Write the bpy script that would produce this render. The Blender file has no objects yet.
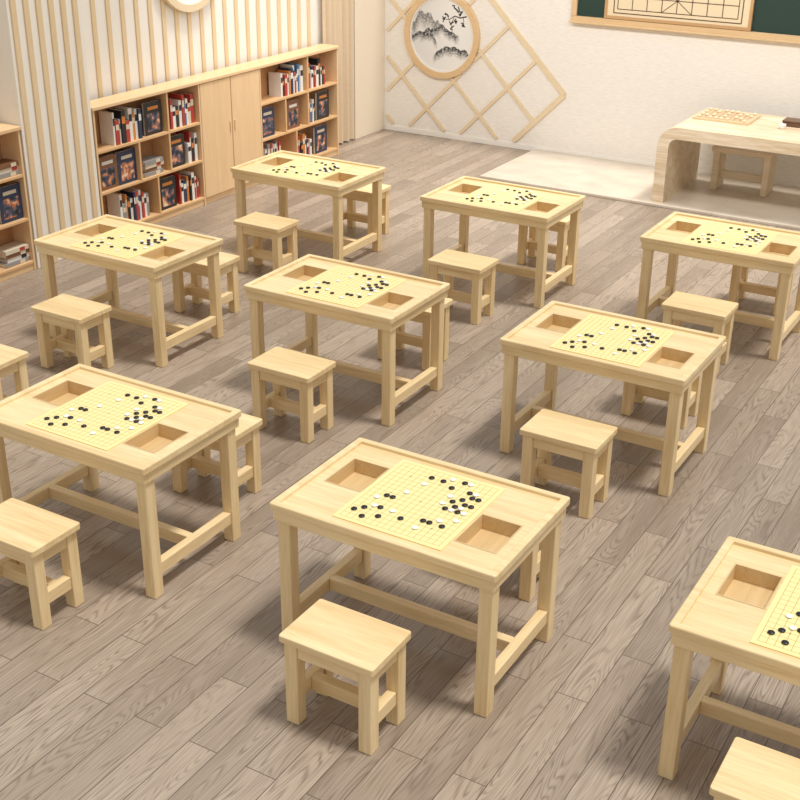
import bpy, bmesh, math, random
from mathutils import Vector, Matrix
random.seed(7)
S=bpy.context.scene; C=S.collection; PI=math.pi
S.view_settings.view_transform='Standard'
# ------------------------------------------------------------------ camera
CP=Vector((3.94,-6.05,3.35)); yaw,pit,roll=math.radians(-30.39),math.radians(25.41),math.radians(.67); FL=1226.0
fw=Vector((math.sin(yaw)*math.cos(pit),math.cos(yaw)*math.cos(pit),-math.sin(pit)))
rt=Vector((math.cos(yaw),-math.sin(yaw),0)); up=rt.cross(fw)
r2=rt*math.cos(roll)+up*math.sin(roll); u2=-rt*math.sin(roll)+up*math.cos(roll)
cd=bpy.data.cameras.new('camera'); co=bpy.data.objects.new('camera',cd); C.objects.link(co)
cd.sensor_width=36; cd.lens=FL/800*36
m=Matrix.Identity(4)
for i in range(3):
    m[i][0]=r2[i]; m[i][1]=u2[i]; m[i][2]=-fw[i]; m[i][3]=CP[i]
co.matrix_world=m; S.camera=co
def px(P):
    d=Vector(P)-CP; z=d.dot(fw); return 400+FL*d.dot(r2)/z, 400-FL*d.dot(u2)/z
# ------------------------------------------------------------------ materials
class NT:
    def __init__(s,name):
        s.M=bpy.data.materials.new(name); s.M.use_nodes=True; s.t=s.M.node_tree; s.p=s.t.nodes['Principled BSDF']
    def n(s,typ,**kw):
        x=s.t.nodes.new(typ)
        for k,v in kw.items(): setattr(x,k,v)
        return x
    def l(s,a,b): s.t.links.new(a,b)
    def math(s,op,a,b=None,c=None):
        x=s.n('ShaderNodeMath',operation=op)
        for i,v in enumerate((a,b,c)):
            if v is None: continue
            if isinstance(v,(int,float)): x.inputs[i].default_value=v
            else: s.l(v,x.inputs[i])
        return x.outputs[0]
    def clamp(s,v):
        x=s.n('ShaderNodeClamp'); s.l(v,x.inputs[0]); return x.outputs[0]
    def mix(s,f,a,b):
        x=s.n('ShaderNodeMix',data_type='RGBA')
        for i,v in ((0,f),(6,a),(7,b)):
            if isinstance(v,(int,float)): x.inputs[i].default_value=v
            elif isinstance(v,tuple): x.inputs[i].default_value=(*v,1)
            else: s.l(v,x.inputs[i])
        return x.outputs[2]
    def xyz(s,v):
        x=s.n('ShaderNodeSeparateXYZ'); s.l(v,x.inputs[0]); return x.outputs
def plain(name,col,rough=.5,noise=.04,scale=30):
    k=NT(name); tc=k.n('ShaderNodeTexCoord'); nz=k.n('ShaderNodeTexNoise'); nz.inputs['Scale'].default_value=scale
    k.l(tc.outputs['Object'],nz.inputs['Vector'])
    a=tuple(max(0,c*(1-noise)) for c in col); b=tuple(min(1,c*(1+noise)) for c in col)
    k.l(k.mix(nz.outputs['Fac'],a,b),k.p.inputs['Base Color']); k.p.inputs['Roughness'].default_value=rough
    return k.M
def wood(name,col,axis,var=.14,rough=.4,fine=1.0):
    k=NT(name); tc=k.n('ShaderNodeTexCoord'); oi=k.n('ShaderNodeObjectInfo')
    mp=k.n('ShaderNodeMapping'); sc=[14*fine]*3; sc[axis]=1.1*fine; mp.inputs['Scale'].default_value=sc
    off=k.n('ShaderNodeVectorMath',operation='ADD'); mul=k.math('MULTIPLY',oi.outputs['Random'],17.0)
    k.l(tc.outputs['Object'],off.inputs[0]); k.l(mul,off.inputs[1]); k.l(off.outputs[0],mp.inputs['Vector'])
    nz=k.n('ShaderNodeTexNoise'); nz.inputs['Scale'].default_value=1.0; nz.inputs['Detail'].default_value=5; nz.inputs['Distortion'].default_value=.6
    k.l(mp.outputs[0],nz.inputs['Vector'])
    nf=k.n('ShaderNodeTexNoise'); nf.inputs['Scale'].default_value=6.0; nf.inputs['Detail'].default_value=4
    k.l(mp.outputs[0],nf.inputs['Vector'])
    f=k.math('ADD',k.math('MULTIPLY',nz.outputs['Fac'],.6),k.math('MULTIPLY',nf.outputs['Fac'],.4))
    cr=k.n('ShaderNodeValToRGB'); k.l(f,cr.inputs[0])
    cr.color_ramp.elements[0].position=.36; cr.color_ramp.elements[1].position=.64
    cr.color_ramp.elements[0].color=(col[0]*(1-var*.7),col[1]*(1-var),col[2]*(1-var*1.5),1)
    cr.color_ramp.elements[1].color=(min(1,col[0]*(1+var*.4)),min(1,col[1]*(1+var*.5)),min(1,col[2]*(1+var*.7)),1)
    k.l(cr.outputs[0],k.p.inputs['Base Color']); k.p.inputs['Roughness'].default_value=rough
    return k.M
PINE=(.84,.66,.38)
WX,WY,WZ=[wood('pale_pine_%s'%a,PINE,i,.18,.3) for i,a in enumerate(('long','cross','upright'))]
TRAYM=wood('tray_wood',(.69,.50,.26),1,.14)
SHELFC=(.80,.565,.325)
BX,BY,BZ=[wood('honey_board_%s'%a,SHELFC,i,.08) for i,a in enumerate(('long','cross','upright'))]
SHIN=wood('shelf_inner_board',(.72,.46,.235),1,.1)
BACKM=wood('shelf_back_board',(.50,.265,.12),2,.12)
STRIP=wood('wall_slat_wood',(.78,.605,.385),2,.06)
CORNER=plain('pale_corner_panel',(.80,.70,.56),.6,.02)
LATM=wood('lattice_strip_wood',(.80,.66,.45),0,.06)
FRAMEM=wood('board_frame_wood',(.74,.53,.30),0,.08)
CREAM=plain('cream_panel',(.88,.85,.79),.6,.02)
DESKM=wood('desk_ash',(.79,.665,.49),0,.30,.35)
BENCHM=wood('bench_pale_wood',(.84,.70,.50),0,.12,.35)
def wallmat():
    k=NT('woven_wallpaper'); tc=k.n('ShaderNodeTexCoord'); mp=k.n('ShaderNodeMapping'); mp.inputs['Scale'].default_value=(6,6,60)
    k.l(tc.outputs['Object'],mp.inputs['Vector']); nz=k.n('ShaderNodeTexNoise'); nz.inputs['Scale'].default_value=2.4; nz.inputs['Detail'].default_value=6
    k.l(mp.outputs[0],nz.inputs['Vector'])
    f=k.clamp(k.math('MULTIPLY_ADD',nz.outputs['Fac'],2.0,-.5))
    k.l(k.mix(f,(.78,.74,.675),(.92,.89,.84)),k.p.inputs['Base Color']); k.p.inputs['Roughness'].default_value=.75
    return k.M
WALLM=wallmat()
def floormat():
    k=NT('grey_brown_plank_floor'); tc=k.n('ShaderNodeTexCoord')
    mp=k.n('ShaderNodeMapping'); mp.inputs['Rotation'].default_value=(0,0,PI/2)
    k.l(tc.outputs['Object'],mp.inputs['Vector'])
    br=k.n('ShaderNodeTexBrick'); br.offset=.37; br.offset_frequency=2
    br.inputs['Color1'].default_value=(0,0,0,1); br.inputs['Color2'].default_value=(1,1,1,1); br.inputs['Mortar'].default_value=(.5,.5,.5,1)
    br.inputs['Scale'].default_value=1; br.inputs['Mortar Size'].default_value=.0022; br.inputs['Mortar Smooth'].default_value=.1
    br.inputs['Brick Width'].default_value=1.05; br.inputs['Row Height'].default_value=.142
    k.l(mp.outputs[0],br.inputs['Vector'])
    sep=k.n('ShaderNodeSeparateColor'); k.l(br.outputs['Color'],sep.inputs[0]); rnd=sep.outputs[0]
    add=k.n('ShaderNodeVectorMath',operation='ADD'); cmb=k.n('ShaderNodeCombineXYZ')
    k.l(k.math('MULTIPLY',rnd,23.0),cmb.inputs[0]); k.l(k.math('MULTIPLY',rnd,7.3),cmb.inputs[1])
    k.l(mp.outputs[0],add.inputs[0]); k.l(cmb.outputs[0],add.inputs[1])
    g=k.n('ShaderNodeMapping'); g.inputs['Scale'].default_value=(1.1,9.5,1); k.l(add.outputs[0],g.inputs['Vector'])
    nz=k.n('ShaderNodeTexNoise'); nz.inputs['Scale'].default_value=1.1; nz.inputs['Detail'].default_value=1.0; nz.inputs['Roughness'].default_value=.3; nz.inputs['Distortion'].default_value=.12
    k.l(g.outputs[0],nz.inputs['Vector'])
    ring=k.math('SINE',k.math('MULTIPLY',nz.outputs['Fac'],135.0))
    ring=k.math('POWER',k.math('MULTIPLY_ADD',ring,.5,.5),3.0)
    g2=k.n('ShaderNodeMapping'); g2.inputs['Scale'].default_value=(4,110,1); k.l(add.outputs[0],g2.inputs['Vector'])
    nf=k.n('ShaderNodeTexNoise'); nf.inputs['Scale'].default_value=1; nf.inputs['Detail'].default_value=3; k.l(g2.outputs[0],nf.inputs['Vector'])
    g3=k.n('ShaderNodeMapping'); g3.inputs['Scale'].default_value=(.9,6,1); k.l(add.outputs[0],g3.inputs['Vector'])
    nb=k.n('ShaderNodeTexNoise'); nb.inputs['Scale'].default_value=1.3; nb.inputs['Detail'].default_value=3; k.l(g3.outputs[0],nb.inputs['Vector'])
    c=k.mix(rnd,(.265,.207,.158),(.47,.38,.30))
    c=k.mix(k.clamp(k.math('MULTIPLY',k.math('SUBTRACT',nb.outputs['Fac'],.38),1.5)),c,(.51,.425,.343))
    fine=k.clamp(k.math('MULTIPLY',k.math('SUBTRACT',nf.outputs['Fac'],.36),3.4))
    part=k.clamp(k.math('MULTIPLY',k.math('SUBTRACT',nb.outputs['Fac'],.36),5.0))
    c=k.mix(k.math('MULTIPLY',k.math('MULTIPLY',ring,k.math('MULTIPLY_ADD',part,.65,.35)),k.math('MULTIPLY_ADD',fine,.50,.30)),c,(.145,.104,.076))
    c=k.mix(k.math('MULTIPLY',fine,.36),c,(.20,.15,.112))
    c=k.mix(k.math('MULTIPLY',br.outputs['Fac'],.9),c,(.10,.072,.052))
    k.l(c,k.p.inputs['Base Color']); k.p.inputs['Roughness'].default_value=.36
    return k.M
FLOORM=floormat()
def stagemat():
    k=NT('pale_stone_tile'); tc=k.n('ShaderNodeTexCoord'); br=k.n('ShaderNodeTexBrick'); br.offset=0
    br.inputs['Scale'].default_value=1; br.inputs['Brick Width'].default_value=.8; br.inputs['Row Height'].default_value=.8; br.inputs['Mortar Size'].default_value=.004
    mp=k.n('ShaderNodeMapping'); mp.inputs['Scale'].default_value=(1.5,2.5,1); k.l(tc.outputs['Object'],mp.inputs['Vector'])
    nz=k.n('ShaderNodeTexNoise'); nz.inputs['Scale'].default_value=2.2; nz.inputs['Detail'].default_value=7; k.l(mp.outputs[0],nz.inputs['Vector'])
    k.l(tc.outputs['Object'],br.inputs['Vector'])
    a=k.mix(k.clamp(k.math('MULTIPLY_ADD',nz.outputs['Fac'],2,-.5)),(.57,.49,.395),(.71,.635,.535)); 
    k.l(k.mix(k.math('MULTIPLY',br.outputs['Fac'],.4),a,(.44,.36,.28)),k.p.inputs['Base Color']); k.p.inputs['Roughness'].default_value=.32
    return k.M
GX,GY,BW,BD,NL=.475,.54,.52,.585,17
def boardmat():
    k=NT('yellow_game_board_grid'); tc=k.n('ShaderNodeTexCoord'); X,Y,Z=k.xyz(tc.outputs['Object'])
    n=NL-1
    gx=k.math('MULTIPLY_ADD',X,n/GX,n/2); gy=k.math('MULTIPLY_ADD',Y,n/GY,n/2)
    def line(v,w):
        fr=k.math('ABSOLUTE',k.math('SUBTRACT',k.math('FRACT',k.math('ADD',v,.5)),.5)); return k.math('LESS_THAN',fr,w)
    def inside(v,lim): return k.math('LESS_THAN',k.math('ABSOLUTE',k.math('SUBTRACT',v,n/2)),n/2+lim)
    ins=k.math('MULTIPLY',inside(gx,.05),inside(gy,.05))
    ln=k.math('MULTIPLY',k.math('MAXIMUM',line(gx,.036),line(gy,.032)),ins)
    def star(v): 
        w=k.math('DIVIDE',k.math('SUBTRACT',v,3.0),5.0)
        return k.math('MULTIPLY',k.math('SUBTRACT',k.math('FRACT',k.math('ADD',w,.5)),.5),5.0)
    sx,sy=star(gx),star(gy)
    dd=k.math('ADD',k.math('MULTIPLY',sx,sx),k.math('MULTIPLY',sy,sy))
    st=k.math('MULTIPLY',k.math('LESS_THAN',dd,.03),k.math('MULTIPLY',inside(gx,-2),inside(gy,-2)))
    f=k.math('MULTIPLY',k.math('MAXIMUM',ln,st),.78)
    k.l(k.mix(f,(.92,.765,.37),(.33,.21,.05)),k.p.inputs['Base Color']); k.p.inputs['Roughness'].default_value=.4
    return k.M
BOARDM=boardmat()
BLACK=plain('black_stone',(.010,.010,.011),.4,.1); WHITE=plain('white_stone',(.90,.89,.875),.3,.01)
PAGES=plain('book_pages',(.80,.76,.66),.8,.05)
GREEN=plain('green_chalkboard',(.014,.042,.030),.7,.1)
DARKL=plain('dark_line',(.11,.065,.03),.6)
INKL=plain('dark_ink',(.03,.03,.033),.7)
CURT=plain('tan_curtain_cloth',(.68,.545,.385),.85,.05)
# ------------------------------------------------------------------ mesh helpers
def cube(bm,x0,x1,y0,y1,z0,z1,bev=0,seg=1):
    vs=[bm.verts.new((x,y,z)) for z in(z0,z1) for y in(y0,y1) for x in(x0,x1)]
    fs=[(0,2,3,1),(4,5,7,6),(0,1,5,4),(2,6,7,3),(0,4,6,2),(1,3,7,5)]
    F=[bm.faces.new([vs[i] for i in f]) for f in fs]
    if bev>0:
        E=list({e for f in F for e in f.edges}); bmesh.ops.bevel(bm,geom=E,offset=bev,segments=seg,affect='EDGES',profile=.5)
def rrect(w,d,r,n=4,cx=0,cy=0):
    pts=[]; r=max(r,.002)
    for k,(sx,sy) in enumerate(((1,1),(-1,1),(-1,-1),(1,-1))):
        for i in range(n+1):
            a=PI/2*k+PI/2*i/n; pts.append((cx+sx*(w/2-r)+r*math.cos(a),cy+sy*(d/2-r)+r*math.sin(a)))
    return pts
def loft(bm,loops,cap0=True,cap1=True):
    R=[[bm.verts.new(p) for p in L] for L in loops]; n=len(R[0])
    for a,b in zip(R,R[1:]):
        for i in range(n):
            j=(i+1)%n; bm.faces.new((a[i],a[j],b[j],b[i]))
    if cap0: bm.faces.new(R[0][::-1])
    if cap1: bm.faces.new(R[-1])
def rslab(bm,w,d,z0,z1,r,b=.004,cx=0,cy=0):
    L=[]
    for ins,z in ((b,z0),(0,z0+b),(0,z1-b),(b*.3,z1-b*.3),(b,z1)):
        L.append([(x,y,z) for x,y in rrect(w-2*ins,d-2*ins,r-ins,4,cx,cy)])
    loft(bm,L)
def bar(bm,p,q,w,t,nrm):
    p,q,nrm=Vector(p),Vector(q),Vector(nrm).normalized(); d=(q-p).normalized(); s=d.cross(nrm)
    vs=[]
    for c in (p,q):
        for a,b in((-1,-1),(1,-1),(1,1),(-1,1)): vs.append(bm.verts.new(c+s*(a*w/2)+nrm*(b*t/2)))
    for f in((3,2,1,0),(4,5,6,7),(0,1,5,4),(1,2,6,5),(2,3,7,6),(3,0,4,7)): bm.faces.new([vs[i] for i in f])
def obj(name,bm,M,parent=None,smooth=False,recalc=True):
    if recalc: bmesh.ops.recalc_face_normals(bm,faces=bm.faces[:])
    me=bpy.data.meshes.new(name); bm.to_mesh(me); bm.free(); me.materials.append(M)
    if smooth:
        for p in me.polygons: p.use_smooth=True
    o=bpy.data.objects.new(name,me); C.objects.link(o); o.parent=parent; return o
def boxo(name,x0,x1,y0,y1,z0,z1,M,parent=None,bev=.003):
    bm=bmesh.new(); cube(bm,x0,x1,y0,y1,z0,z1,bev); return obj(name,bm,M,parent)
def thing(name,label,cat,loc=(0,0,0),group=None,rz=0):
    o=bpy.data.objects.new(name,None); C.objects.link(o); o.location=loc; o.rotation_euler=(0,0,rz); o.empty_display_size=.1
    return tag(o,label,cat,group)
def tag(o,label,cat,group=None):
    o['label']=label; o['category']=cat
    if group: o['group']=group
    return o
def struct(o): o['kind']='structure'; return o
def dup(root,loc,rz,label,group=None):
    r=root.copy(); C.objects.link(r); r.location=loc; r.rotation_euler=(0,0,rz); r['label']=label
    if group: r['group']=group
    for ch in list(root.children):
        c=ch.copy(); C.objects.link(c); c.parent=r
        for g in list(ch.children):
            d=g.copy(); C.objects.link(d); d.parent=c
    return r
# ------------------------------------------------------------------ setting
XW,YB=-3.68,6.40
struct(boxo('floor',XW-.1,7,-8,YB+.1,-.1,0,FLOORM,bev=0))
struct(boxo('wall_left',XW-.1,XW,-4,YB+.1,0,3,CREAM,bev=0))
struct(boxo('wall_back',XW,5,YB,YB+.1,0,3,WALLM,bev=0))
struct(boxo('trim_1',-1.65,5,5.05,YB,0,.03,stagemat(),bev=.005))
struct(boxo('trim_2',XW,-3.40,.62,1.385,0,3,CREAM,bev=.003))
bm=bmesh.new()
for i in range(6):
    y=.648+i*.127; cube(bm,-3.40,-3.384,y,y+.052,0,3,.003)
struct(obj('trim_3',bm,STRIP))
bm=bmesh.new()
y=1.42
while y<5.05:
    cube(bm,XW,XW+.014,y,y+.050,0,3,.003); y+=.175
y=.52
while y>-1.5:
    cube(bm,XW,XW+.014,y,y+.050,0,3,.003); y-=.175
struct(obj('trim_4',bm,STRIP))
struct(boxo('trim_5',XW,XW+.06,5.76,YB,0,3,CORNER,bev=.003))
struct(boxo('baseboard_back',XW+.09,5,YB-.012,YB,.0,.06,CREAM,bev=.002))
# curtain
bm=bmesh.new(); L0=[]; n=110
for i in range(n+1):
    y=5.13+.61*i/n; L0.append((XW+.046+.024*math.sin(i/n*2*PI*5.5)+.009*math.sin(i*.23+1),y))
rows=[]
for z in (.02,1.0,2.0,2.95): rows.append([bm.verts.new((x,y,z)) for x,y in L0])
for a,b in zip(rows,rows[1:]):
    for i in range(n): bm.faces.new((a[i],a[i+1],b[i+1],b[i]))
tag(obj('curtain',bm,CURT,smooth=True),'tan pleated curtain hanging just past the far end of the bookcases','curtain')
# ------------------------------------------------------------------ go tables
L,D,H=1.077,.721,.72
def make_table():
    t=thing('go_table','','table')
    bm=bmesh.new()
    ring=[(.034,H-.018),(.033,H-.003),(.030,H),(.005,H),(.0015,H-.002),(0,H-.006),(0,H-.032),(.004,H-.036),(.05,H-.036)]
    loft(bm,[[(x,y,z) for x,y in rrect(L-2*i,D-2*i,.012-i)] for i,z in ring],False,False)
    zt=H-.015; ix,iy=L/2-.031,D/2-.031
    holes=[(-.452,-.272,-.055,.185),(.272,.452,-.19,.05)]
    xs=sorted({-ix,ix,*[h[0] for h in holes],*[h[1] for h in holes]}); ys=sorted({-iy,iy,*[h[2] for h in holes],*[h[3] for h in holes]})
    V={}
    def v(x,y,z):
        k=(round(x,5),round(y,5),round(z,5))
        if k not in V: V[k]=bm.verts.new((x,y,z))
        return V[k]
    for a,b in zip(xs,xs[1:]):
        for c,d in zip(ys,ys[1:]):
            mx,my=(a+b)/2,(c+d)/2
            if any(h[0]<mx<h[1] and h[2]<my<h[3] for h in holes): continue
            bm.faces.new((v(a,c,zt),v(b,c,zt),v(b,d,zt),v(a,d,zt)))
    bm.faces.new([bm.verts.new((sx*(L/2-.05),sy*(D/2-.05),H-.034-.050)) for sx,sy in((-1,-1),(-1,1),(1,1),(1,-1))])
    obj('tabletop',bm,WX,t,recalc=False)
    zb=H-.082
    for a,b,c,d in holes:
        bm=bmesh.new(); e=.006
        lo=[bm.verts.new((x,y,zb)) for x,y in((a,c),(b,c),(b,d),(a,d))]
        hi=[bm.verts.new((x,y,zt)) for x,y in((a,c),(b,c),(b,d),(a,d))]
        ou=[bm.verts.new((x,y,zt+.0015)) for x,y in((a,c),(b,c),(b,d),(a,d))]
        o2=[bm.verts.new((x,y,zt+.0015)) for x,y in((a-e,c-e),(b+e,c-e),(b+e,d+e),(a-e,d+e))]
        for i in range(4):
            j=(i+1)%4; bm.faces.new((hi[i],lo[i],lo[j],hi[j])); bm.faces.new((ou[i],hi[i],hi[j],ou[j])); bm.faces.new((o2[i],ou[i],ou[j],o2[j]))
        bm.faces.new(lo)
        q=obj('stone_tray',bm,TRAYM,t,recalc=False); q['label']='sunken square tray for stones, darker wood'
    b=boxo('game_board',-BW/2,BW/2,-BD/2,BD/2,zt,H-.010,BOARDM,t,.001); b['label']='yellow board sheet printed with a square grid'
    a,z0,z1=.012,H-.090,H-.036
    for s in(-1,1):
        y=s*(D/2-a-.011); boxo('apron',-L/2+a,L/2-a,y-.011,y+.011,z0,z1,WX,t)
        x=s*(L/2-a-.011); boxo('apron',x-.011,x+.011,-D/2+a+.022,D/2-a-.022,z0,z1,WY,t)
    r=.031; lx,ly=L/2-.022-r,D/2-.03-r; q0,q1=.105,.17
    for sx in(-1,1):
        for sy in(-1,1): boxo('leg',sx*lx-r,sx*lx+r,sy*ly-r,sy*ly+r,0,z1,WZ,t,.003)
        boxo('stretcher',sx*lx-.022,sx*lx+.022,-ly+r,ly-r,q0,q1,WY,t)
    boxo('stretcher',-lx+.022,lx-.022,-.022,.022,q0,q1,WX,t)
    return t
def make_stool():
    t=thing('stool','','stool'); w,d,h=.44,.30,.432
    bm=bmesh.new(); rslab(bm,w,d,h-.034,h,.012,.004); obj('seat',bm,WX,t)
    r=.030; lx,ly=w/2-.016-r,d/2-.016-r
    for sx in(-1,1):
        for sy in(-1,1): boxo('leg',sx*lx-r,sx*lx+r,sy*ly-r,sy*ly+r,0,h-.034,WZ,t)
        boxo('stretcher',sx*lx-.021,sx*lx+.021,-ly+r,ly-r,.105,.17,WY,t)
        boxo('rail',sx*(lx+.008)-.016,sx*(lx+.008)+.016,-ly+r,ly-r,h-.10,h-.034,WY,t)
    for sy in(-1,1): boxo('rail',-lx+r,lx-r,sy*(ly+.008)-.016,sy*(ly+.008)+.016,h-.10,h-.034,WX,t)
    boxo('stretcher',-lx+.021,lx-.021,-.024,.024,.105,.17,WX,t)
    return t
T=[(1,1.72,-2.08,'large front centre table','pale pine go table standing front and centre, closest fully visible table'),
(2,0,-2.14,'front left table','pale pine go table at front left, its left end cut by the picture edge'),
(3,0,0,'middle table of the second row','pale pine go table in the very middle of the room'),
(4,1.74,.07,'right hand table of the second row','pale pine go table right of the middle one, below the teacher desk'),
(5,-1.75,-.05,'table in front of the left bookcase','pale pine go table in front of the open bookcase on the left'),
(6,-1.80,2.19,'table in front of the cabinet doors','pale pine go table in the back row, before the two-door cabinet'),
(7,-.06,2.31,'middle table of the back row','pale pine go table in the back row, between two other tables'),
(8,1.74,2.27,'back row table below the teacher desk','pale pine go table in the back row, nearest the teacher desk'),
(9,3.47,-2.03,'table cut off at lower right','pale pine go table cut off by the lower right picture edge')]
FO={1:(.025,-.635),2:(.04,-.65),3:(.02,-.64),4:(.03,-.645),5:(.02,-.61),6:(.02,-.63),7:(.06,-.75),8:(.03,-.66),9:(.0,-.62)}
BO={k:(.11,.65) for k in range(1,9)}
t0=make_table(); s0=make_stool(); u1=u2_=False
def bump(): 
    bm=bmesh.new(); bmesh.ops.create_uvsphere(bm,u_segments=16,v_segments=10,radius=1)
    for v in bm.verts: v.co=Vector((v.co.x*.0138,v.co.y*.0138,v.co.z*.0046+.0046))
    return bm
stones={}
BL=[(3,7),(4,7),(1,2),(2,3),(3,1),(4,4),(5,2),(8,3),(11,4),(12,4),(14,4),(12,8),(12,10),(13,11),(13,9),(14,12),(14,8),(15,10),(15,12),(13,13),(8,14),(6,14),(11,15),(10,13),(14,10)]
WH=[(6,4),(3,4),(2,6),(13,8),(14,9),(15,8),(11,11),(12,15),(13,5),(11,2),(9,15),(15,6),(5,9),(11,9),(6,12),(14,13)]
for idx,x,y,short,label in T:
    if not u1: t=t0; t.location=(x,y,0); t['label']=label; t['group']='go tables set out in rows'; u1=True
    else: t=dup(t0,(x,y,0),0,label)
    spots=[(FO[idx],'small pine stool on the near side of the %s'%short)]
    if idx in BO: spots.append((BO[idx],'small pine stool on the far side of the %s'%short))
    for (ox,oy),lab in spots:
        if not u2_: s=s0; s.location=(x+ox,y+oy,0); s['label']=lab; s['group']='stools beside the go tables'; u2_=True
        else: dup(s0,(x+ox,y+oy,0),0,lab)
    for cname,lst,M in (('black',BL,BLACK),('white',WH,WHITE)):
        for i,j in lst:
            p=(x-GX/2+GX*i/(NL-1),y-GY/2+GY*j/(NL-1),H-.010)
            if px(p)[0]>804 or px(p)[0]<-4: continue
            if cname not in stones: o=stones[cname]=obj('go_stone',bump(),M,smooth=True)
            else: o=stones[cname].copy(); C.objects.link(o)
            o.location=p; tag(o,'%s go stone on the board of the %s'%(cname,short),'game stone','%s stones on the %s'%(cname,short))
dup(s0,(-1.62,-1.50,0),0,'small pine stool cut off at the left picture edge')
# ------------------------------------------------------------------ bookcases
XF,XBK=-3.40,-3.615
ROWZ=[.08,.435,.79]; ZT=1.135
def open_case(name,label,y0,y1,divs):
    t=thing(name,label,'bookcase',(XF,y0,0)); w=y1-y0; d=XF-XBK; th=.02
    boxo('side_panel',-d,0,0,th,0,ZT,BZ,t,.002); boxo('side_panel',-d,0,w-th,w,0,ZT,BZ,t,.002)
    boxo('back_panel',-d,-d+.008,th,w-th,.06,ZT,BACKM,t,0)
    boxo('plinth',-.03,-.012,th,w-th,0,.06,BY,t,.001)
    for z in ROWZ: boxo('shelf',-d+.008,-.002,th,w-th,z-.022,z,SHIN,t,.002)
    for r,dy in divs:
        z1=(ROWZ+[ZT+.022])[r+1]-.022
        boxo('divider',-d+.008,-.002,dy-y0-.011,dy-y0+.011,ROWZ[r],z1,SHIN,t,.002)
    return t
open_case('bookcase','open wooden bookcase behind the left table, its shelves holding books',1.40,2.78,[(2,2.33),(1,1.93),(1,2.33),(0,2.14)])
open_case('bookcase','open wooden bookcase beside the tan curtain at the far end',3.69,5.08,[(2,4.52),(1,4.12),(1,4.52),(0,4.30)])
open_case('bookcase','open wooden bookcase cut by the left picture edge',-.80,.60,[(2,-.1),(1,.2),(0,-.1)])
t=thing('cabinet','closed wooden cabinet with two doors between the open bookcases','cabinet',(XF,2.78,0)); d=XF-XBK; w=.91
boxo('body',-d,-.02,0.001,w-.001,0.0,ZT,BZ,t,.002)
for k in(0,1):
    dr=boxo('door',-.02,0,.006+k*w/2,w/2-.004+k*w/2,.065,ZT-.006,BZ,t,.003)
    yk=w/2+(-.035 if k==0 else .035)
    boxo('handle',0,.012,yk-.006,yk+.006,.62,.72,BZ,dr,.002)
tag(boxo('top_board',XBK,XF+.012,1.39,5.09,ZT,1.165,BY,None,.004),'long wooden top board running over the bookcases and cabinet','worktop')
tag(boxo('top_board',XBK,XF+.012,-.81,.61,ZT,1.165,BY,None,.004),'short wooden top board on the bookcase at the left edge','worktop')
# books
CN={'white':(.80,.78,.74),'red':(.46,.05,.035),'navy':(.025,.04,.09),'black':(.02,.02,.022),'grey':(.30,.29,.28),'cream':(.70,.62,.48),'brown':(.22,.10,.05),'blue':(.05,.17,.36),'orange':(.66,.24,.05)}
CM={k:plain('%s_book_cover'%k,v,.45,.06) for k,v in CN.items()}
def picmat():
    k=NT('book_cover_picture'); tc=k.n('ShaderNodeTexCoord'); oi=k.n('ShaderNodeObjectInfo')
    a=k.n('ShaderNodeVectorMath',operation='ADD'); k.l(tc.outputs['Object'],a.inputs[0]); k.l(k.math('MULTIPLY',oi.outputs['Random'],9.0),a.inputs[1])
    nz=k.n('ShaderNodeTexNoise'); nz.inputs['Scale'].default_value=15; nz.inputs['Detail'].default_value=4; k.l(a.outputs[0],nz.inputs['Vector'])
    cr=k.n('ShaderNodeValToRGB'); k.l(nz.outputs['Fac'],cr.inputs[0]); e=cr.color_ramp.elements
    e[0].position=.40; e[0].color=(.02,.02,.028,1); e[1].position=.68; e[1].color=(.80,.68,.50,1)
    q=e.new(.49); q.color=(.07,.10,.16,1); q=e.new(.57); q.color=(.55,.17,.05,1)
    k.l(cr.outputs[0],k.p.inputs['Base Color']); k.p.inputs['Roughness'].default_value=.35; return k.M
PIC=picmat()
cache={}
def book(col,t,h,dp,loc,rot,label,group,pic=False):
    key=(col,t,h,dp,pic)
    if key in cache:
        src=cache[key]; o=src.copy(); C.objects.link(o); o['label']=label; o['group']=group
        for ch in src.children: c=ch.copy(); C.objects.link(c); c.parent=o
    else:
        bm=bmesh.new(); cube(bm,-.004,0,-t/2,t/2,0,h,.001)
        for s in(-1,1):
            y=s*(t/2-.0015); cube(bm,-dp,-.004,y-.0015,y+.0015,0,h)
        o=obj('book',bm,CM[col]); tag(o,label,'book',group)
        boxo('pages',-dp+.006,-.004,-t/2+.003,t/2-.003,.004,h-.004,PAGES,o,0)
        if pic: boxo('cover_picture',-dp*.86,-dp*.14,-t/2-.0012,-t/2,h*.10,h*.66,PIC,o,0); boxo('title_band',-dp*.80,-dp*.2,-t/2-.0012,-t/2,h*.76,h*.86,CM[{'black':'orange','navy':'cream','brown':'white','red':'cream'}.get(col,'cream')],o,0)
        elif t<.05: boxo('spine_band',0,.0008,-t/2+.003,t/2-.003,h*.60,h*.82,CM[{'white':'black','cream':'red','red':'cream','black':'orange','navy':'white','blue':'white'}.get(col,'cream')],o,0)
        cache[key]=o
    o.location=loc; o.rotation_euler=rot; return o
ORD=['first','second','third','fourth','fifth','sixth','seventh','eighth','ninth','tenth','eleventh','twelfth']
RN=('bottom','middle','top')
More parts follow.
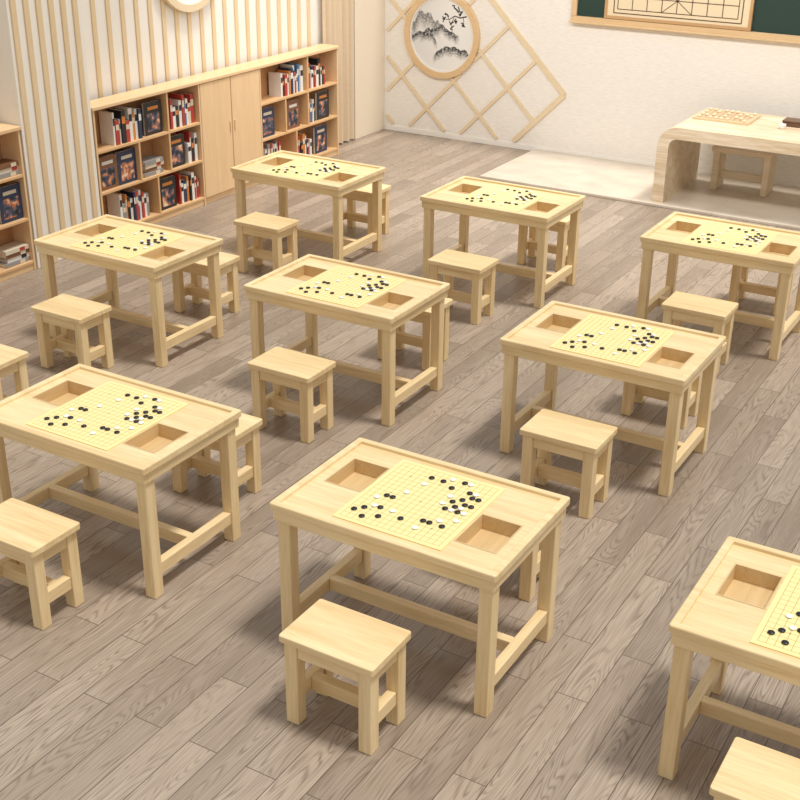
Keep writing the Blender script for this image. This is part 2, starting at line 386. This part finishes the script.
def spines(where,row,y0,y1,cols):
    y=y0; k=0; g='books standing on the %s shelf of the %s'%(RN[row],where)
    rnd=random.Random(int(y0*100)+row)
    while k<12:
        col=cols[k%len(cols)]; t=rnd.choice([.022,.030,.036,.046]); h=rnd.choice([.185,.21,.235,.26,.28])
        if y+t>y1: break
        book(col,t,h,.15,(XF-.03-rnd.choice([0,.008,.016]),y+t/2,ROWZ[row]),(0,0,0),'%s book, %s from left in its upright row, %s shelf, %s'%(col,ORD[k],RN[row],where),g)
        y+=t+.0015; k+=1
def face(where,row,yc,col,note):
    book(col,.03,.285,.225,(XF-.06,yc+.1125,ROWZ[row]),(0,0,PI/2),'%s picture book facing outward, %s, %s'%(col,note,where),'books facing outward in the bookcases',True)
def flat(where,row,yc,cols):
    z=ROWZ[row]
    for k,col in enumerate(cols):
        t=.034; book(col,t,.245,.15,(XF-.03-.006*((k*2)%3),yc-.12+.010*((k*3)%4),z+t/2),(-PI/2,0,0),'%s book lying flat, %s up in its pile, %s shelf, %s'%(col,ORD[k],RN[row],where),'books lying flat in piles'); z+=t
A,B,E='left open bookcase','far open bookcase','bookcase at left edge'
spines(A,2,1.66,2.03,['white','red','white','black','red','white','orange','white','navy','red'])
face(A,2,2.18,'black','top shelf')
spines(A,2,2.37,2.75,['navy','red','white','black','white','red','blue','white','cream','red'])
face(A,1,1.56,'brown','middle shelf, far left'); face(A,1,1.80,'navy','middle shelf, second from left')
flat(A,1,2.12,['grey','brown','cream','grey'])
face(A,1,2.46,'black','middle shelf, right part')
spines(A,1,2.60,2.755,['white','red','black','white'])
spines(A,0,1.66,2.12,['white','grey','orange','black','white','navy','red','blue','white','red'])
face(A,0,2.30,'black','bottom shelf'); spines(A,0,2.46,2.755,['red','white','navy','orange','black','white','red','white'])
spines(B,2,4.08,4.49,['white','black','red','white','orange','navy','white','red','white','blue'])
spines(B,2,4.55,4.90,['black','red','white','navy','red','white','black','white'])
face(B,1,3.86,'navy','middle shelf, left part'); face(B,1,4.30,'brown','middle shelf, centre part')
spines(B,1,4.55,4.70,['red','blue','white','black']); face(B,1,4.85,'black','middle shelf, right part')
spines(B,0,4.34,4.64,['white','red','black','orange','white','navy','red']); face(B,0,4.80,'navy','bottom shelf')
spines(B,0,3.80,4.05,['white','grey','red','white'])
flat(E,2,.455,['grey','cream','brown']); face(E,1,.46,'navy','middle shelf'); flat(E,0,.44,['grey','white','brown','cream'])
# ------------------------------------------------------------------ wall decoration
def arc_ring(bm,r0,r1,t,n=64):
    prof=[(r0,0),(r0,-t),(r1,-t),(r1,0)]
    R=[[bm.verts.new((r*math.cos(2*PI*i/n),y,r*math.sin(2*PI*i/n))) for r,y in prof] for i in range(n)]
    for i in range(n):
        a,b=R[i],R[(i+1)%n]
        for k in range(4):
            l=(k+1)%4; bm.faces.new((a[k],a[l],b[l],b[k]))
def inkmat():
    k=NT('ink_landscape_painting'); tc=k.n('ShaderNodeTexCoord'); X,Y,Z=k.xyz(tc.outputs['Object'])
    mp=k.n('ShaderNodeMapping'); mp.inputs['Scale'].default_value=(40,1,60); k.l(tc.outputs['Object'],mp.inputs['Vector'])
    nz=k.n('ShaderNodeTexNoise'); nz.inputs['Scale'].default_value=1; nz.inputs['Detail'].default_value=6; k.l(mp.outputs[0],nz.inputs['Vector'])
    tot=None
    for h,a,xc,hw,dep,dk,sd in ((.17,.36,-.22,.20,.20,.75,1.3),(.04,.22,-.04,.26,.12,1.0,4.7),(-.03,.14,-.24,.18,.10,1.0,8.1),(-.17,.14,.14,.26,.12,1.0,12.9)):
        cv=k.n('ShaderNodeCombineXYZ'); k.l(k.math('MULTIPLY',X,11.0),cv.inputs[0]); cv.inputs[1].default_value=sd
        n1=k.n('ShaderNodeTexNoise'); n1.inputs['Scale'].default_value=1; n1.inputs['Detail'].default_value=6; k.l(cv.outputs[0],n1.inputs['Vector'])
        win=k.math('SUBTRACT',1.0,k.math('POWER',k.math('ABSOLUTE',k.math('DIVIDE',k.math('SUBTRACT',X,xc),hw)),2.0))
        rid=k.math('ADD',k.math('MULTIPLY_ADD',k.math('SUBTRACT',n1.outputs['Fac'],.5),a,h),k.math('MULTIPLY',k.math('SUBTRACT',win,.5),.12))
        d=k.math('SUBTRACT',rid,Z)
        edge=k.clamp(k.math('MULTIPLY',d,110.0))
        fade=k.clamp(k.math('MULTIPLY',k.math('SUBTRACT',1.0,k.math('DIVIDE',d,dep)),1.4))
        w=k.clamp(k.math('MULTIPLY',win,3.0))
        e=k.math('MULTIPLY',k.math('MULTIPLY',edge,fade),k.math('MULTIPLY',w,dk)); tot=e if tot is None else k.math('MAXIMUM',tot,e)
    f=k.clamp(k.math('MULTIPLY',tot,k.clamp(k.math('MULTIPLY_ADD',nz.outputs['Fac'],3.8,-1.0))))
    # pale grey wash over the left half
    wash=k.clamp(k.math('MULTIPLY',k.math('SUBTRACT',.10,X),1.1))
    base=k.mix(wash,(.84,.83,.80),(.60,.60,.60))
    k.l(k.mix(f,base,(.03,.03,.033)),k.p.inputs['Base Color']); k.p.inputs['Roughness'].default_value=.7; return k.M
INK=inkmat()
def round_picture(label,loc,rz):
    t=thing('round_picture',label,'picture',loc,None,rz); r=.475
    bm=bmesh.new(); arc_ring(bm,r-.065,r,.05); obj('frame',bm,FRAMEM if rz==0 else LATM,t)
    bm=bmesh.new(); arc_ring(bm,r-.08,r-.065,.03); obj('inner_mount',bm,CREAM,t)
    bm=bmesh.new(); n=64
    loft(bm,[[((r-.07)*math.cos(2*PI*i/n),y,(r-.07)*math.sin(2*PI*i/n)) for i in range(n)] for y in(0,-.012)]); obj('painting',bm,INK,t)
    if rz==0:
        # painted branch with leaves reaching in from the upper right
        bm=bmesh.new(); rnd=random.Random(5)
        pts=[(.30,.22),(.22,.20),(.15,.215),(.08,.17),(.03,.175)]
        for a,b,wd in zip(pts,pts[1:],(.014,.012,.009,.006)): bar(bm,(a[0],-.0125,a[1]),(b[0],-.0125,b[1]),wd,.001,(0,1,0))
        for a,b in(((.22,.20),(.19,.28)),((.19,.28),(.14,.31)),((.15,.215),(.11,.13)),((.11,.13),(.12,.08)),((.08,.17),(.05,.23)),((.26,.21),(.27,.12))): bar(bm,(a[0],-.0125,a[1]),(b[0],-.0125,b[1]),.006,.001,(0,1,0))
        for cx,cz in((.19,.28),(.14,.31),(.11,.13),(.12,.08),(.05,.23),(.03,.175),(.27,.12),(.23,.25),(.17,.17)):
            for q in range(3):
                a=rnd.uniform(0,PI); l=rnd.uniform(.014,.026); ox,oz=rnd.uniform(-.018,.018),rnd.uniform(-.018,.018)
                bar(bm,(cx+ox-l*math.cos(a),-.0126,cz+oz-l*math.sin(a)),(cx+ox+l*math.cos(a),-.0126,cz+oz+l*math.sin(a)),.012,.001,(0,1,0))
        obj('painted_branch',bm,INKL,t)
    return t
PC=(-2.86,1.155)
round_picture('round framed ink landscape painting hung on the diamond lattice',(PC[0],YB,PC[1]),0)
round_picture('round wood framed picture on the slatted wall above the cabinet',(XW+.015,3.01,2.2),PI/2)
lat=thing('lattice_screen','diamond lattice of pale wood strips fixed to the back wall','lattice',(0,YB,0))
vx,vz=-1.34,.66; sp=.68; XL=XW+.10
def clipseg(p,q):
    n=600; segs=[]; cur=None
    for i in range(n+1):
        s=i/n; x=p[0]+(q[0]-p[0])*s; z=p[1]+(q[1]-p[1])*s
        ok=x>=XL and .08<=z<=2.98 and math.hypot(x-PC[0],z-PC[1])>.475
        if ok:
            if cur is None: cur=[(x,z),(x,z)]
            cur[1]=(x,z)
        elif cur: segs.append(cur); cur=None
    if cur: segs.append(cur)
    return segs
for k in range(7):
    w=.055 if k==0 else .036
    x1,z1=vx-sp*k/2,vz-sp*k/2
    for s in clipseg((x1,z1),(x1-4.5,z1+4.5)):
        bm=bmesh.new(); bar(bm,(s[0][0],-.013,s[0][1]),(s[1][0],-.013,s[1][1]),w,.026 if k==0 else .02,(0,1,0)); obj('strip',bm,LATM,lat)
    x1,z1=vx-sp*k/2,vz+sp*k/2
    for s in clipseg((x1,z1),(x1-4.5,z1-4.5)):
        bm=bmesh.new(); bar(bm,(s[0][0],-.012,s[0][1]),(s[1][0],-.012,s[1][1]),w,.024 if k==0 else .018,(0,1,0)); obj('strip',bm,LATM,lat)
cb=thing('chalkboard','dark green chalkboard in a wooden frame on the back wall','chalkboard',(-1.31,YB,1.43)); cw,ch=4.2,1.4
boxo('writing_surface',.05,cw-.05,-.025,0,.06,ch-.05,GREEN,cb,0)
boxo('frame',0,cw,-.05,0,0,.065,FRAMEM,cb,.004); boxo('frame',0,cw,-.05,0,ch-.06,ch,FRAMEM,cb,.004)
boxo('frame',0,.06,-.05,0,.065,ch-.06,FRAMEM,cb,.004); boxo('frame',cw-.06,cw,-.05,0,.065,ch-.06,FRAMEM,cb,.004)
boxo('ledge',0,cw,-.10,-.05,0,.02,FRAMEM,cb,.004)
db=thing('demonstration_board','pale hanging chess demonstration board with ruled grid on the chalkboard','game board',(-.94,YB-.026,1.50)); dw,dh=1.53,1.30
boxo('panel',.03,dw-.03,-.02,0,.03,dh-.03,plain('demo_board_face',(.82,.68,.46),.5,.03),db,0)
DF=wood('demo_board_frame',(.55,.34,.16),0,.1)
boxo('frame',0,dw,-.03,0,0,.03,DF,db,.002); boxo('frame',0,dw,-.03,0,dh-.03,dh,DF,db,.002)
boxo('frame',0,.03,-.03,0,.03,dh-.03,DF,db,.002); boxo('frame',dw-.03,dw,-.03,0,.03,dh-.03,DF,db,.002)
bm=bmesh.new(); gx0,gx1,gz0,gz1=.14,dw-.14,.10,dh-.10; dx=(gx1-gx0)/8; dz=(gz1-gz0)/9
for i in range(10): cube(bm,gx0,gx1,-.0225,-.02,gz0+i*dz-.004,gz0+i*dz+.004)
for i in range(9):
    x=gx0+i*dx
    if i in(0,8): cube(bm,x-.004,x+.004,-.0225,-.02,gz0,gz1)
    else:
        cube(bm,x-.004,x+.004,-.0225,-.02,gz0,gz0+4*dz); cube(bm,x-.004,x+.004,-.0225,-.02,gz0+5*dz,gz1)
for z0 in(gz0,gz0+7*dz):
    for a,b in((3,5),(5,3)): bar(bm,(gx0+a*dx,-.0215,z0),(gx0+b*dx,-.0215,z0+2*dz),.007,.002,(0,1,0))
for x0,x1,z0,z1 in((gx0-.04,gx1+.04,gz0-.045,gz0-.035),(gx0-.04,gx1+.04,gz1+.035,gz1+.045),(gx0-.045,gx0-.035,gz0-.04,gz1+.04),(gx1+.035,gx1+.045,gz0-.04,gz1+.04)): cube(bm,x0,x1,-.0225,-.02,z0,z1)
obj('grid_lines',bm,DARKL,db)
# ------------------------------------------------------------------ teacher desk
x0,x1,z0,zt,th,r=.18,2.30,.03,.76,.11,.19
def arc(cx,cz,r,a0,a1,n=12): return [(cx+r*math.cos(a0+(a1-a0)*i/n),cz+r*math.sin(a0+(a1-a0)*i/n)) for i in range(n+1)]
outer=[(x0,z0)]+arc(x0+r,zt-r,r,PI,PI/2)+arc(x1-r,zt-r,r,PI/2,0)+[(x1,z0)]
ri=r-th
inner=[(x0+th,z0)]+arc(x0+r,zt-r,ri,PI,PI/2)+arc(x1-r,zt-r,ri,PI/2,0)+[(x1-th,z0)]
bm=bmesh.new(); y0,y1=5.12,6.15; rows=[]
for o_,i_ in zip(outer,inner): rows.append([bm.verts.new((o_[0],y0,o_[1])),bm.verts.new((i_[0],y0,i_[1])),bm.verts.new((i_[0],y1,i_[1])),bm.verts.new((o_[0],y1,o_[1]))])
for a,b in zip(rows,rows[1:]):
    for k in range(4): bm.faces.new((a[k],a[(k+1)%4],b[(k+1)%4],b[k]))
bm.faces.new(rows[0]); bm.faces.new(rows[-1])
tag(obj('teacher_desk',bm,DESKM),'pale waterfall desk with rounded corner on the tiled platform','desk')
t=thing('bench','low pale wooden bench tucked under the teacher desk','bench',(.80,5.98,.03))
bm=bmesh.new(); rslab(bm,.60,.30,.38,.43,.02,.005); obj('seat',bm,BENCHM,t)
for s in(-1,1): boxo('leg',s*.25-.03,s*.25+.03,-.13,.13,0,.38,BENCHM,t)
boxo('stretcher',-.22,.22,-.02,.02,.10,.17,BENCHM,t)
cbd=thing('chess_board','wooden chess board with round pieces lying on the teacher desk','game board',(.62,5.80,zt))
boxo('board',-.27,.27,-.23,.23,0,.02,wood('desk_board_wood',(.70,.51,.31),0,.1),cbd,.003)
bm=bmesh.new()
for i in range(9): cube(bm,-.22+.055*i-.0015,-.22+.055*i+.0015,-.18,.18,.02,.0207)
for j in range(10): cube(bm,-.22,.22,-.18+.04*j-.0015,-.18+.04*j+.0015,.02,.0207)
obj('grid_lines',bm,DARKL,cbd)
PM=wood('chess_piece_wood',(.84,.68,.47),0,.06); first=None
for i,j in [(0,0),(2,0),(3,0),(4,0),(5,0),(8,0),(1,2),(7,2),(0,3),(2,3),(4,3),(6,3),(0,9),(1,9),(3,9),(4,9),(5,9),(8,9),(2,7),(7,7),(0,6),(4,6),(6,6),(8,6)]:
    if first is None:
        bm=bmesh.new(); n=20
        loft(bm,[[(rr*math.cos(2*PI*q/n),rr*math.sin(2*PI*q/n),z) for q in range(n)] for rr,z in((.016,0),(.0195,.004),(.0195,.012),(.016,.016))])
        first=o=obj('chess_piece',bm,PM)
    else: o=first.copy(); C.objects.link(o)
    o.location=(.62-.22+.055*i,5.80-.18+.04*j,zt+.0207); tag(o,'small round wooden chess piece on the board on the teacher desk','game piece','chess pieces on the teacher desk')
t=thing('box','dark brown wooden box on the desk beside the chess board','box',(1.25,5.82,zt)); DK=wood('dark_box_wood',(.13,.065,.035),0,.15)
boxo('body',-.085,.085,-.08,.08,0,.04,DK,t,.004); boxo('lid',-.089,.089,-.084,.084,.04,.055,DK,t,.005)
cup=thing('cup','small white cup on the desk in front of the dark box','cup',(1.20,5.62,zt)); WC=plain('white_porcelain',(.86,.85,.83),.25,.01)
bm=bmesh.new(); n=24
loft(bm,[[(rr*math.cos(2*PI*q/n),rr*math.sin(2*PI*q/n),z) for q in range(n)] for rr,z in((.018,0),(.024,.006),(.032,.035),(.033,.045),(.029,.045),(.027,.03),(.016,.008))])
obj('bowl',bm,WC,cup,True)
# ------------------------------------------------------------------ light
sd=bpy.data.lights.new('sun','SUN'); sd.energy=2.65; sd.angle=.17; sd.color=(1,.968,.91); so=bpy.data.objects.new('sun',sd); C.objects.link(so)
so.rotation_euler=Vector((-.30,-.05,-.95)).to_track_quat('-Z','Y').to_euler()
for x in(-1.6,1.6):  # unseen area fills, added only to brighten the back wall
    ad=bpy.data.lights.new('back_wall_fill','AREA'); ad.shape='RECTANGLE'; ad.size=2.6; ad.size_y=.4; ad.energy=62; ad.color=(1,.965,.92)
    ao=bpy.data.objects.new('back_wall_fill',ad); C.objects.link(ao); ao.location=(x,2.9,3.3)
    ao.rotation_euler=Vector((0,3.5,-2.0)).to_track_quat('-Z','Y').to_euler()
w=bpy.data.worlds.new('soft_room_light'); S.world=w; w.use_nodes=True; bg=w.node_tree.nodes['Background']
bg.inputs[0].default_value=(1,.972,.935,1); bg.inputs[1].default_value=.60
